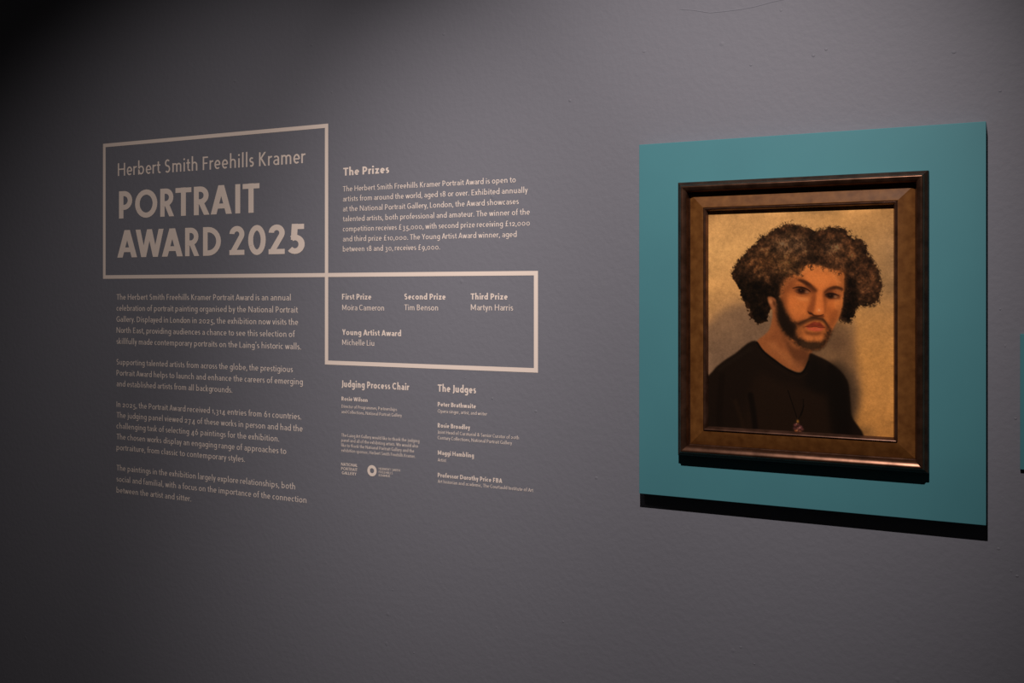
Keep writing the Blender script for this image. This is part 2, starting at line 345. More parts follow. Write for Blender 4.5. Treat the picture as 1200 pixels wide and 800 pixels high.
# brows, sockets, eyes
fill([(239.5,173.0),(258.4,179.5),(269.4,189.1),(264.7,195.5),(253.7,193.9),(246.5,185.9)], (92,48,25), 3, .85)
fill([(222.4,163.6),(231.6,162.0),(242.7,165.6),(252.8,173.1),(258.4,179.8),(252.1,179.8),(241.4,175.9),(231.9,170.1)], (46,24,14), 2.0, .92); fill([(249.0,173.0),(258.4,178.5),(267.8,188.2),(264.1,191.4),(255.3,186.2),(248.4,180.4)], (72,38,21), 3.2, .8)
fill([(210.9,184.2),(223.7,180.4),(242.7,183.0),(255.3,191.4),(249.0,197.8),(233.2,198.5),(220.5,193.3)], (118,64,36), 2.5, .75)
line([(210.9,183.6),(222.1,181.7),(234.8,182.3),(246.5,186.9),(252.1,191.4)], 3, (44,22,13), .9, 1.6, False, True)
dab([(244.9,193.3)], 5.5, 3.2, (158,116,86), .9, 15); dab([(220.5,191.4)], 4, 2.6, (120,78,54), .7)
dab([(231.9,189.8)], 7.4, 6.2, (30,15,10), .98); dab([(229.4,188.1)], 1.6, 1.3, (120,90,72), .6)
line([(219.8,193.3),(228.7,197.2),(239.5,197.2),(248.4,195.9)], 1.6, (96,50,28), .7, 1.4)
line([(220.5,201.1),(233.2,203.6),(246.5,201.0)], 2.2, (168,96,52), .6, 2)
line([(214.1,178.4),(226.8,175.9),(242.7,179.1)], 2, (150,84,44), .55, 2)
fill([(285.9,193.3),(295.8,184.4),(305.1,187.6),(305.1,198.7),(292.7,203.5),(288.4,200.3)], (96,50,26), 3, .85)
fill([(295.8,187.6),(303.9,181.2),(315.0,179.3),(327.9,183.8),(328.5,189.5),(315.6,186.9),(303.9,188.2)], (44,23,14), 2.0, .92); fill([(285.3,195.2),(290.9,189.5),(299.6,184.4),(302.0,188.8),(293.4,193.9),(288.4,198.4)], (70,37,21), 3, .8)
fill([(289.0,200.3),(298.9,195.9),(314.4,197.1),(324.2,200.9),(317.4,209.2),(305.1,208.6),(294.3,206.1)], (112,60,33), 2.5, .8)
line([(289.0,199.0),(297.1,197.1),(308.8,197.8),(319.3,201.6)], 3.2, (40,20,12), .9, 1.6, False, True)
dab([(310.7,204.1)], 5, 3.4, (170,126,92), .95, 12); dab([(300.2,201.9)], 7, 5.4, (26,13,9), .98); dab([(291.8,202.2)], 3.4, 3, (90,46,26), .8)
dab([(319.3,205.4)], 4, 5, (84,44,24), .7); line([(295.8,208.0),(305.1,209.2),(316.2,208.6)], 1.6, (100,54,30), .7, 1.4)
line([(311.3,191.4),(320.5,192.7),(327.3,195.8)], 2, (150,86,44), .6, 2)
# deepen the turning planes
fill([(182.7,184.2),(194.9,164.7),(210.9,155.1),(217.3,168.1),(210.9,187.5),(201.3,203.7),(198.1,229.6),(207.7,252.3),(198.1,252.4),(185.3,223.2)], (120,66,36), 5, .55)
fill([(210.9,179.4),(223.7,172.9),(242.7,178.5),(258.4,191.4),(255.9,202.3),(239.5,204.9),(223.7,202.3),(210.9,193.9)], (116,62,34), 4, .42)
fill([(285.9,189.5),(305.1,183.8),(326.6,189.2),(324.8,206.6),(308.2,211.8),(289.6,209.9)], (112,58,32), 4, .42)
fill([(258.4,193.9),(265.3,203.6),(261.6,226.0),(258.4,238.9),(249.0,242.2),(246.5,232.6),(252.8,216.4)], (126,66,34), 3, .6)
fill([(305.1,241.7),(314.4,235.3),(320.5,241.6),(314.4,257.5),(302.0,279.9),(297.1,267.3)], (140,76,38), 4, .6)
dab([(231.9,189.4)], 11, 6.5, (34,17,11), .85, 8); dab([(300.2,201.3)], 11, 6, (28,14,10), .85, 4)
dab([(243.3,193.3)], 3.6, 2.3, (136,92,66), .7, 15); dab([(310.1,204.1)], 3.6, 2.5, (140,96,68), .75, 12); dab([(222.4,191.4)], 3, 2, (110,70,48), .6); dab([(232.6,190.4)], 8.5, 6.5, (30,15,10), .75); dab([(301.1,202.5)], 8, 6, (26,13,9), .75)
dab([(231.3,188.8)], 1.3, 1.1, (120,92,74), .7); dab([(299.6,200.6)], 1.2, 1, (96,72,58), .6)
line([(211.6,184.2),(223.7,181.0),(235.7,182.3),(247.1,187.5),(253.4,192.7)], 3.4, (34,17,11), .85, 1.8, False, True)
line([(288.4,199.7),(297.1,196.8),(309.4,197.8),(319.9,202.2)], 3.4, (30,15,10), .85, 1.8, False, True)
line([(225.6,164.9),(239.5,168.2),(252.8,177.2),(265.3,188.8)], 6, (60,32,19), .3, 4, False, True)
line([(287.2,193.9),(297.1,185.0),(311.3,180.6),(327.9,185.1)], 5, (46,25,15), .4, 3.5, False, True)
fm = gauss(polymask([(242.7,129.5),(286.5,134.5),(329.7,147.0),(331.5,171.8),(326.3,235.2),(303.9,285.0),(278.4,328.3),(255.9,332.7),(227.5,324.4),(179.4,275.4),(180.7,213.5),(194.9,164.7),(231.3,154.6)], 3)*(1-hm), 1)
art *= 1-fm[..., None]*np.array([.05, .09, .12])
fill([(182.0,210.2),(191.7,219.9),(204.5,249.1),(223.7,265.0),(239.5,258.4),(258.4,248.5),(239.5,274.5),(233.2,300.4),(214.1,300.7),(182.0,262.3)], (112,62,34), 7, .45)
fill([(326.6,216.1),(323.6,238.4),(314.4,260.7),(303.9,283.1),(289.6,286.5),(298.9,264.1),(311.3,241.6)], (112,60,32), 6, .5)
fill([(230.0,158.4),(237.9,135.9),(252.1,137.7),(267.8,134.6),(289.6,139.7),(314.4,147.9),(329.7,155.9),(328.2,168.6),(311.3,155.8),(286.5,147.6),(261.6,142.6),(245.8,145.7),(237.9,161.7)], (140,78,40), 5, .45)
# beard
BEARD = [(174.9,203.7),(184.0,213.5),(189.1,229.7),(196.8,245.9),(207.7,261.3),(222.4,272.1),(223.7,281.2),(219.2,289.3),(223.7,299.9),(237.0,307.4),(246.5,313.0),(262.2,310.7),(277.2,313.6),(285.9,302.6),(290.9,290.3),(298.9,280.0),(303.9,282.5),(302.0,292.7),(293.4,312.0),(279.1,328.9),(267.8,332.4),(255.3,332.7),(239.5,329.9),(226.8,324.4),(210.9,311.2),(197.5,298.5),(184.0,281.8),(176.2,262.4),(173.6,236.3)]
bq = polymask(BEARD, 4.2); bq = np.clip((bq+(.09*noise(1.4, 31)+.06*noise(3, 32))*4*bq*(1-bq)-.45)/.95+.5, 0, 1); lay(bq*.97, (38,23,15))
fill([(173.6,203.7),(184.0,216.7),(189.8,236.2),(204.5,262.0),(214.1,278.1),(214.1,300.7),(198.1,297.8),(182.0,278.6),(174.9,255.9)], (20,12,8), 4, .8)
fill([(230.0,310.1),(245.8,315.6),(264.7,314.2),(280.3,315.5),(274.1,328.4),(255.3,331.4),(236.4,327.7)], (58,38,24), 4, .7)
dab([(226.8,282.7)], 7, 12, (128,72,36), .55, 20); dab([(228.4,295.6)], 9, 8, (120,68,36), .5); dab([(287.2,294.6)], 6, 10, (110,60,30), .5)
fill([(233.8,296.5),(255.3,299.3),(277.2,297.0),(284.7,299.4),(279.1,309.7),(262.2,309.4),(249.0,311.0),(239.5,305.4)], (170,96,50), 4, .85)
dab([(250.6,301.7)], 10, 5, (186,108,58), .6); dab([(271.0,303.5)], 9, 5, (178,102,53), .5); line([(262.2,301.7),(263.4,308.8)], 5, (140,78,40), .4, 4)
fill([(239.5,286.1),(258.4,290.9),(280.3,288.0),(275.9,295.7),(258.4,297.3),(244.3,294.4)], (86,46,25), 3, .85)
# moustache and lips
fill([(221.1,268.3),(233.2,261.7),(246.5,258.3),(257.2,251.1),(271.0,254.2),(282.2,254.7),(290.3,263.5),(297.1,273.6),(299.6,282.5),(292.7,280.1),(285.3,267.4),(275.9,262.4),(264.1,261.9),(249.0,266.0),(237.0,271.9),(225.6,276.0)], (50,28,17), 2.6, .8); line([(223.7,270.8),(239.5,262.9),(257.2,255.0),(271.0,256.7),(283.4,259.1),(293.4,272.4),(298.3,281.9)], 4, (34,19,12), .5, 3.5, False, True)
fill([(242.0,275.7),(254.0,268.5),(262.8,264.5),(270.3,266.3),(275.9,265.6),(284.0,273.8),(288.4,278.2),(277.2,278.4),(264.7,276.0),(254.0,277.5)], (100,36,24), 1.6, .95)
fill([(243.3,277.6),(255.3,278.1),(266.6,277.3),(277.8,279.0),(286.5,279.5),(280.3,284.8),(267.8,287.5),(255.9,285.8),(247.7,282.7)], (160,66,44), 1.6, .95)
line([(241.4,276.4),(253.4,277.5),(265.3,276.0),(275.3,278.4),(287.8,278.3)], 1.5, (66,24,18), .9, 1.2)
dab([(272.5,282.6)], 8, 3, (192,94,68), .6); dab([(255.9,282.3)], 8, 2.6, (186,86,60), .6); dab([(267.8,269.3)], 8, 2.4, (140,58,40), .6)
dab([(238.3,277.7)], 4, 4, (104,54,30), .6); dab([(292.7,281.7)], 5, 5, (90,46,26), .6)
# hairs of the beard, hairline curls over the forehead and temples
bm_ = polymask(BEARD, 2)
for i in range(900):
    cx, cy = rs.uniform(170, 350), rs.uniform(190, 350)
    if bm_[int(cy), int(cx)] < .4: continue
    curl(cx, cy, rs.uniform(1.5, 3), rs.uniform(.7, 1.2), art[int(cy), int(cx)]*rs.choice([.55, 1.35]), rs.uniform(.2, .45))
for c, r in zip([(207.7,155.1),(220.5,151.9),(231.6,152.0),(237.9,137.5),(250.6,132.9),(255.9,136.8),(258.4,131.3),(267.8,129.8),(283.4,135.1),(298.9,139.8),(311.3,143.7),(323.6,148.2),(226.8,145.5),(242.7,127.0),(194.9,161.5),(188.5,177.7),(185.3,193.9),(336.4,165.4),(338.3,187.6),(337.6,209.8),(334.0,235.1),(327.9,256.7),(332.2,260.5)], [6,6,4,3,4,4,4,4,5,5,6,7,5,5,9,8,7,6,7,8,7,5,7]):
    for k in range(9):
        curl(c[0]+rs.randn()*r*.55, c[1]+rs.randn()*r*.5, rs.uniform(1.5, 3.4), rs.uniform(.9, 1.8), tone((44,28,18), .5, 1.5), rs.uniform(.35, .7))
line([(257.2,126.5),(253.4,136.1),(255.3,140.6)], 2.2, (46,26,16), .8, 1.4); line([(242.7,126.3),(236.4,132.7),(233.8,141.1)], 2.4, (52,32,20), .8, 1.4)

# --- black crew neck top
fill([(-13.2,437.1),(13.2,391.8),(39.4,366.8),(70.1,346.0),(102.2,319.8),(122.8,314.6),(138.6,334.7),(165.2,356.0),(193.1,375.5),(222.3,387.7),(236.0,382.6),(246.6,361.4),(252.6,341.1),(266.2,345.4),(294.6,358.4),(324.2,381.9),(340.3,407.1),(344.7,437.3),(347.6,482.7),(352.0,558.2),(-13.2,582.6)], (22,14,10), 1.6)
fill([(122.0,399.9),(180.7,413.4),(242.0,426.4),(294.6,439.5),(309.4,561.0),(102.2,574.9)], (29,18,12), 9, .8)
fill([(294.6,363.0),(331.5,392.3),(344.7,452.5),(347.6,543.3),(309.4,545.8),(294.6,454.9)], (12,8,6), 7, .8)
fill([(257.2,348.7),(294.6,393.6),(294.6,439.5),(242.0,418.7)], (13,9,7), 7, .7)
line([(108.5,447.9),(116.5,494.9),(122.8,557.7)], 14, (12,8,6), .8, 7); line([(70.1,465.5),(86.2,512.4),(94.2,551.6)], 10, (32,20,13), .6, 8)
line([(37.7,402.9),(31.2,467.4),(29.6,547.7)], 16, (16,10,7), .6, 8); line([(29.6,387.2),(78.2,353.7),(114.1,330.6)], 8, (27,19,14), .6, 8)
line([(124.4,317.7),(141.7,340.9),(169.9,362.1),(196.2,380.0),(222.3,390.8),(237.5,385.6),(249.6,360.5)], 4.5, (12,8,6), .9, 2)
line([(119.6,328.9),(141.7,355.9),(180.7,382.1),(222.3,400.9),(246.6,389.2)], 2.5, (27,17,11), .6, 2.5)
# cord and pendant
line([(199.8,432.4),(210.5,464.5),(221.2,496.6)], 2, (9,6,5), .95, 1.6); line([(238.3,466.8),(231.9,485.2),(225.5,500.0)], 2, (9,6,5), .9, 1.6)
line([(236.7,452.4),(236.0,477.8),(231.0,492.5)], 2, (9,6,5), .8, 1.6)
dab([(223.4,506.6)], 3, 4, (150,100,44), .9)
for p, c in zip([(217.7,515.6),(224.1,513.8),(230.1,519.6),(216.3,524.1),(224.8,523.5),(233.7,524.8),(219.8,530.0),(228.4,530.9)], [(112,60,62),(78,40,40),(116,66,72),(80,42,44),(124,72,70),(92,50,50),(150,84,48),(120,70,52)]): dab(p, 4.2, 3.6, c, .85)
for p in [(220.5,512.6),(228.4,521.5),(222.0,527.7)]: dab(p, 1.6, 1.4, (178,128,110), .8)
art *= (1+0.018*noise(.8, 11)+0.010*noise(2.2, 12))[..., None]
art = np.clip(art, 3, 250)

# canvas: the pigment goes onto the grid as a colour attribute
AX0, AX1, AZ0, AZ1 = -0.634, -0.2429, 1.2447, 1.7226
gx = AX0+(np.arange(PW)+.5)/PW*(AX1-AX0); gz = AZ1-(np.arange(PH)+.5)/PH*(AZ1-AZ0)
gx[0] = FX0+.063; gx[-1] = FX1-.063; gz[0] = FZ1-.063; gz[-1] = FZ0+.063
GX, GZ = np.meshgrid(gx-OX, gz-OZ)
weave = 0.000012*noise(1.2, 41)
co = np.stack([GX, -.0100-weave, GZ], 2).reshape(-1, 3)
idx = np.arange(PW*PH).reshape(PH, PW)
quads = np.stack([idx[:-1, :-1], idx[1:, :-1], idx[1:, 1:], idx[:-1, 1:]], 2).reshape(-1, 4)
me = bpy.data.meshes.new('canvas')
me.vertices.add(len(co)); me.vertices.foreach_set('co', co.ravel())
me.loops.add(quads.size); me.loops.foreach_set('vertex_index', quads.ravel().astype(np.int32))
me.polygons.add(len(quads)); me.polygons.foreach_set('loop_start', np.arange(0, quads.size, 4, dtype=np.int32))
me.polygons.foreach_set('use_smooth', np.ones(len(quads), dtype=bool))
me.update(calc_edges=True); me.validate()
srgb = art/255.0
pig = np.where(srgb <= .04045, srgb/12.92, ((srgb+.055)/1.055)**2.4)
pig = np.clip(pig*np.array(PIGMENT), 0, .9)
ca = me.color_attributes.new('pigment', 'FLOAT_COLOR', 'POINT')
ca.data.foreach_set('color', np.concatenate([pig, np.ones((PH, PW, 1))], 2).astype(np.float32).ravel())
M_can = material('oil_paint', (.5, .4, .3), .5, 0, .06)
at = node(M_can, 'ShaderNodeVertexColor'); at.layer_name = 'pigment'
link(M_can, at.outputs['Color'], bsdf(M_can).inputs['Base Color'])
me.materials.append(M_can)
canvas = bpy.data.objects.new('canvas', me); COL.objects.link(canvas); canvas.parent = painting

# ================================================================ wall lettering: a humanist sans drawn as strokes (cap height 100, x height 68)
XH, ASC, DES = 68.0, 110.0, -32.0
def arc(cx, cy, rx, ry, a0, a1, n=12):
    return [(cx+rx*math.cos(math.radians(a0+(a1-a0)*i/n)), cy+ry*math.sin(math.radians(a0+(a1-a0)*i/n))) for i in range(n+1)]
def ribbon(pts, w, out):
    p = [np.array(q, float) for i, q in enumerate(pts) if i == 0 or math.hypot(q[0]-pts[i-1][0], q[1]-pts[i-1][1]) > .05]
    shut = np.hypot(*(p[0]-p[-1])) < .1 and len(p) > 3
    if shut: p = p[:-1]
    n = len(p); L = []; R = []
    for i in range(n):
        a = p[i]-p[i-1] if (i > 0 or shut) else p[i+1]-p[i]
        b = p[(i+1) % n]-p[i] if (i < n-1 or shut) else p[i]-p[i-1]
        a = a/np.hypot(*a); b = b/np.hypot(*b)
        m = a+b; l = np.hypot(*m); m = m/l if l > .2 else a
        k = 1/max(.45, m@a); nn = np.array([-m[1], m[0]])*w/2*k
        L.append(tuple(p[i]+nn)); R.append(tuple(p[i]-nn))
    for i in range(n if shut else n-1):
        j = (i+1) % n
        out.append([R[i], R[j], L[j], L[i]])
def glyph(ch, S, cap=100.0):
    """Returns (ink width, polygons) for stroke weight S."""
    h = S/2; k = max(0, S-12)*.85; T = cap-h; B = h; X = XH-h; out = []
    def V(x, y0, y1): out.append([(x-h, y0), (x+h, y0), (x+h, y1), (x-h, y1)])
    def H(y, x0, x1): out.append([(x0, y-h*.92), (x1, y-h*.92), (x1, y+h*.92), (x0, y+h*.92)])
    def hw(dx, dy): return h*math.hypot(dx, dy)/abs(dy)
    def Dg(x0, y0, x1, y1):
        w = hw(x1-x0, y1-y0); out.append([(x0-w, y0), (x0+w, y0), (x1+w, y1), (x1-w, y1)])
    def P(pts): ribbon(pts, S, out)
    def dot(x, y, r): out.append(arc(x, y, r, r, 0, 345, 11))
    def bowl(x0, yt, yb, xr):      # from the stem, round to the right and back
        r = (yt-yb)/2; rx = min(r, xr-x0)
        P([(x0, yt), (xr-rx, yt)]+arc(xr-rx, (yt+yb)/2, rx, r, 90, -90)+[(x0, yb)])
    def ring(cx, cy, rx, ry): P(arc(cx, cy, rx, ry, 0, 360, 28))
    def ess(W, top, bot):
        m = (top+bot)/2+1; rt, rb, rx = (top-m)/2, (m-bot)/2, W/2-h
        P(arc(W/2, m+rt, rx*.94, rt, 38, 250, 12)+arc(W/2, m-rb, rx, rb, 70, -142, 12))
    c = ch
    if c == 'A':
        W = 66+k*.9; w = hw(W/2, cap)
        Dg(w, 0, W/2, cap); Dg(W-w, 0, W/2, cap); y = cap*.28; H(y, w+y/cap*(W/2-w), W-w-y/cap*(W/2-w))
    elif c == 'B': W = 52+k; V(h, 0, cap); bowl(h, T, 54, W-h-4); bowl(h, 54, B, W-h)
    elif c == 'C': W = 64+k*.7; P(arc(W*.56, 50, W*.56-h, 50-h, 48, 312, 22))
    elif c == 'D': W = 66+k; V(h, 0, cap); bowl(h, T, B, W-h)
    elif c == 'E': W = 45+k*.8; V(h, 0, cap); H(T, 0, W); H(52, 0, W*.92); H(B, 0, W)
    elif c == 'F': W = 43+k*.8; V(h, 0, cap); H(T, 0, W); H(50, 0, W*.9)
    elif c == 'G': W = 70+k*.7; P(arc(W*.52, 50, W*.52-h, 50-h, 48, 330, 22)); V(W-h, 10, 50); H(50-h, W*.56, W)
    elif c == 'H': W = 66+k; V(h, 0, cap); V(W-h, 0, cap); H(52, 0, W)
    elif c == 'I': W = S; V(h, 0, cap)
    elif c == 'J': W = 24+k*.6; P([(W-h, cap), (W-h, 18)]+arc(W-h-16, 14, 16, 22, 0, -90, 8)); 
    elif c == 'K': W = 56+k; V(h, 0, cap); w = hw(40, 50); Dg(h+w*.4, 47, W-w-2, cap); Dg(h+w*.9+4, 55, W-w, 0)
    elif c == 'L': W = 42+k*.8; V(h, 0, cap); H(B, 0, W)
    elif c == 'M': W = 84+k*1.3; V(h+3, 0, cap); V(W-h-3, 0, cap); w = hw(30, 80); Dg(w+2, cap, W/2, 16); Dg(W-w-2, cap, W/2, 16)
    elif c == 'N': W = 70+k; V(h, 0, cap); V(W-h, 0, cap); w = hw(W-S, cap); Dg(w*.95, cap, W-w*.95, 0)
    elif c == 'O': W = 86+k*.6; ring(W/2, 50, W/2-h, 51-h)
    elif c == 'P': W = 50+k; V(h, 0, cap); bowl(h, T, 40, W-h)
    elif c == 'R': W = 54+k; V(h, 0, cap); bowl(h, T, 46, W-h-4); w = hw(28, 44); Dg(W*.44, 47, W-w, 0)
    elif c == 'S': W = 46+k*.8; ess(W, T+1, B-1)
    elif c == 'T': W = 56+k*.8; V(W/2, 0, cap); H(T, 0, W)
    elif c == 'U': W = 64+k; P([(h, cap), (h, W/2)]+arc(W/2, W/2, W/2-h, W/2-h, 180, 360)+[(W-h, W/2), (W-h, cap)])
    elif c == 'V': W = 66+k*.9; w = hw(W/2, cap); Dg(w, cap, W/2, 0); Dg(W-w, cap, W/2, 0)
    elif c == 'W':
        W = 100+k*1.6; w = hw(22, cap); a, b = W*.29, W*.71
        Dg(w, cap, a, 0); Dg(W/2, cap, a, 0); Dg(W/2, cap, b, 0); Dg(W-w, cap, b, 0)
    elif c == 'Y': W = 58+k*.9; w = hw(W/2, 56); Dg(w, cap, W/2, 42); Dg(W-w, cap, W/2, 42); V(W/2, 0, 48)
    elif c == 'a':
        W = 45+k*.7; P([(h+2, X-6)]+arc(W*.5, XH-h-W*.40, W*.5-h, W*.40, 125, 0, 9)+[(W-h, 0)])
        g = S*.82; u = g/2; top = 40+h*.1
        ribbon([(W-h, top-u), (W*.5, top-u)]+arc(W*.5, top/2, W*.5-u-1, top/2-u, 90, 270, 10)+[(W*.56, u), (W-h, u+7)], g, out)
    elif c in 'bdpq':
        W = 52+k*.7; left = c in 'bp'
        ring(W/2, XH/2, W/2-h, XH/2+.5-h); V(h if left else W-h, {'b': 0, 'd': 0, 'p': DES, 'q': DES}[c], {'b': ASC, 'd': ASC, 'p': XH, 'q': XH}[c])
    elif c == 'c': W = 42+k*.6; P(arc(W*.58, XH/2, W*.58-h, XH/2+.5-h, 55, 305, 16))
    elif c == 'e': W = 49+k*.6; g = S*.85; ribbon([(h, XH/2-1), (W-h, XH/2-1)], g, out); P(arc(W/2, XH/2, W/2-h, XH/2+.5-h, -4, 312, 20))
    elif c == 'f': W = 32+k*.5; x = 12+h*.6; P([(x, 0), (x, ASC-15)]+arc(x+14, ASC-17, 14, 17-h, 180, 70, 8)); H(X, 0, W-3)
    elif c == 'g':
        W = 50+k*.7; ring(W/2, XH/2+1, W/2-h, XH/2-h)
        P([(W-h, XH), (W-h, 0)]+arc(W/2, -6, W/2-h, -DES-6-h+4, 0, -145, 9))
    elif c in 'hn':
        W = 47+k*.7; r = W/2-h; V(h, 0, ASC if c == 'h' else XH)
        P([(h, X-r-2)]+arc(W/2, X-r, r, r, 180, 0)+[(W-h, 0)])
    elif c == 'i': W = S; V(h, 0, XH); dot(h, 92, max(h*1.25, 7))
    elif c == 'j': W = S+6; V(W-h, -14, XH); P([(W-h, -10), (W-h-2, -20), (W-h-12, DES+3)]); dot(W-h, 92, max(h*1.25, 7))
    elif c == 'k': W = 44+k*.8; V(h, 0, ASC); w = hw(26, 34); Dg(h+w*.4, 33, W-w-2, XH); Dg(h+w*.8+3, 38, W-w, 0)
    elif c == 'l': W = S; V(h, 0, ASC)
    elif c == 'm':
        W = 76+k*1.1; r = (W-S)/4; V(h, 0, XH)
        P([(h, X-r-2)]+arc(h+r, X-r, r, r, 180, 0)+[(h+2*r, 0)]); P([(h+2*r, X-r-2)]+arc(h+3*r, X-r, r, r, 180, 0)+[(W-h, 0)])
    elif c == 'o': W = 54+k*.6; ring(W/2, XH/2, W/2-h, XH/2+.8-h)
    elif c == 'r': W = 30+k*.5; V(h, 0, XH); P([(h, X-20)]+arc(h+20, X-19, 20, 19, 180, 75, 8))
    elif c == 's': W = 36+k*.6; ess(W, X+.8, B-.8)
    elif c == 't': W = 32+k*.5; x = 11+h*.6; P([(x, 90), (x, 17)]+arc(x+14, B+13, 14, 13, 180, 290, 7)); H(X, 0, W-1)
    elif c == 'u': W = 47+k*.7; r = W/2-h; V(W-h, 0, XH); P([(h, XH), (h, B+r)]+arc(W/2, B+r, r, r, 180, 360))
    elif c == 'v': W = 46+k*.8; w = hw(W/2, XH); Dg(w, XH, W/2, 0); Dg(W-w, XH, W/2, 0)
    elif c == 'w':
        W = 74+k*1.2; w = hw(17, XH); a, b = W*.29, W*.71
        Dg(w, XH, a, 0); Dg(W/2, XH, a, 0); Dg(W/2, XH, b, 0); Dg(W-w, XH, b, 0)
    elif c == 'x': W = 45+k*.8; w = hw(W-S, XH); Dg(w, XH, W-w, 0); Dg(W-w, XH, w, 0)
    elif c == 'y': W = 46+k*.8; w = hw(W/2, XH); Dg(w, XH, W/2+1, 0); Dg(W-w, XH, W*.5-DES/XH*-(W/2-w), DES)
    elif c == 'z': W = 40+k*.7; H(X, 0, W); H(B, 0, W); Dg(hw(W, XH)*.9, 0, W-hw(W, XH)*.9, XH)
    elif c == '0': W = cap*.62+k*.6; ring(W/2, cap/2, W/2-h, cap/2+.8-h)
    elif c == '1': W = 24+k*.5; V(W-h, 0, cap); P([(2, cap-20), (W-h, cap-h)])
    elif c == '2':
        W = cap*.16+36+k*.7; r = min(W/2-h, cap*.3); cy = T-r
        P([(h*.9+1, cy+1)]+arc(W/2, cy, W/2-h, r, 172, -28, 12)+[(h*1.5, B+h*.4)]); H(B, 0, W)
    elif c == '3': W = 46+k*.7; P(arc(W*.44, 76, W*.56-h-3, 24-h, 130, -90, 10)); P(arc(W*.44, 27, W*.56-h, 27-h, 90, -135, 12))
    elif c == '4': W = 54+k*.7; V(W*.72, 0, cap); H(28, 0, W); Dg(h*1.3, 28, W*.72-h*.2, cap)
    elif c == '5': W = 46+k*.8; H(T, 12, W-2); Dg(12+h*.6, 47, 14+h*.7, cap); P(arc(W*.42, 32, W*.58-h, 32-h, 122, -140, 16))
    elif c == '6': W = 52+k*.7; ring(W/2, 31, W/2-h, 31-h); P([(h, 31), (h+3, 52), (W*.45, 84), (W*.66, cap)])
    elif c == '7': W = 48+k*.6; H(T, 0, W); Dg(W*.3, 0, W-h*1.4, cap)
    elif c == '8': W = 50+k*.7; ring(W/2, 75, W/2-h-3, 25.5-h*.9); ring(W/2, 27, W/2-h, 27.5-h)
    elif c == '9': W = 52+k*.7; ring(W/2, 69, W/2-h, 31-h); P([(W-h, 69), (W-h-3, 48), (W*.55, 16), (W*.34, 0)])
    elif c == '.': W = S*1.3; dot(W/2, S*.65, S*.65)
    elif c == ',': W = S*1.3; dot(W/2, S*.65, S*.65); Dg(W*.6, 3, W*.2, -16)
    elif c == "'": W = S; Dg(h*1.2, ASC, h*.8, ASC-28)
    elif c == '&': W = 66+k; P([(W-h, 0), (24, 62)]+arc(30, 78, 16, 22-h, 200, -20, 10)+[(18, 42)]+arc(26, 24, 26-h, 24-h, 130, 320, 10)+[(W-8, 46)])
    elif c == '£': W = 48+k*.7; P([(16, 0), (16, 70)]+arc(31, 72, 15, 28-h, 180, 40, 9)); H(B, 2, W); H(48, 2, W*.8)
    else: W = 30
    return W, out
def old_style(ch, S):
    if ch == '0': return glyph('o', S*.85)
    if ch in '12': return glyph(ch, S, XH+1)
    W, ps = glyph(ch, S)
    if ch in '34579': ps = [[(x, y*.97-30) for x, y in p] for p in ps]
    return W, ps
def side(ch, S):
    b = 9.5-max(0, S-12)*.12
    return {'A': 1, 'V': 1, 'W': 1, 'Y': 1, 'T': 2, 'v': 1.5, 'w': 1.5, 'y': 1.5, 'x': 2, 'f': 3, 't': 3, 'r': 4, 'k': 5, 's': 5, 'c': 5, 'e': 6, 'o': 6, 'd': 6, 'q': 6, 'g': 6, 'a': 6, 'C': 5, 'O': 5, 'G': 5, 'L': 5, ',': 5, '.': 5, 'J': 4}.get(ch, b)*(.9 if S > 14 else 1)
def compose(text, S, lining=False):
    x = 0; items = []
    for ch in text:
        if ch == ' ': x += 26; continue
        W, ps = glyph(ch, S) if (lining or not ch.isdigit()) else old_style(ch, S)
        s = side(ch, S)
        if items: x += s
        items.append((ch, x, W, ps)); x += W+s
        end = x-s
    return end, items
M_vinyl = material('cream_vinyl', (.87, .79, .735), .55, 0, .3)
VY = -.0006                                # the vinyl stands half a millimetre off the paint
def poly_mesh(name, polys, parent, ox=0, oz=0):
    vs = []; fs = []
    for i, p in enumerate(polys):
        b = len(vs); a = sum(p[j][0]*p[(j+1) % len(p)][1]-p[(j+1) % len(p)][0]*p[j][1] for j in range(len(p)))
        vs += [(x-ox, -(i % 16)*2e-5, z-oz) for x, z in p]; q = list(range(b, b+len(p)))
        fs.append(q if a > 0 else q[::-1])
    return mesh(name, vs, fs, M_vinyl, parent)
def set_line(text, S, x0, x1, z, cap, lining=False):
    """Polygons of one line set between x0 and x1 with its baseline at z."""
    end, items = compose(text, S, lining)
    sx = (x1-x0)/end; sz = cap/100
    return [[(x0+(gx_+px)*sx, z+pz*sz) for px, pz in p] for ch, gx_, W, ps in items for p in ps]
def lettering(name, label, cat, group, lines):
    """One block of vinyl lettering; every line is a part of its own."""
    o = tag(empty(name, (lines[0][3], VY, lines[-1][5])), label, cat, group)
    for part, text, S, x0, x1, z, cap in lines:
        poly_mesh(part, set_line(text, S, x0, x1, z, cap), o, o.location.x, o.location.z)
    return o

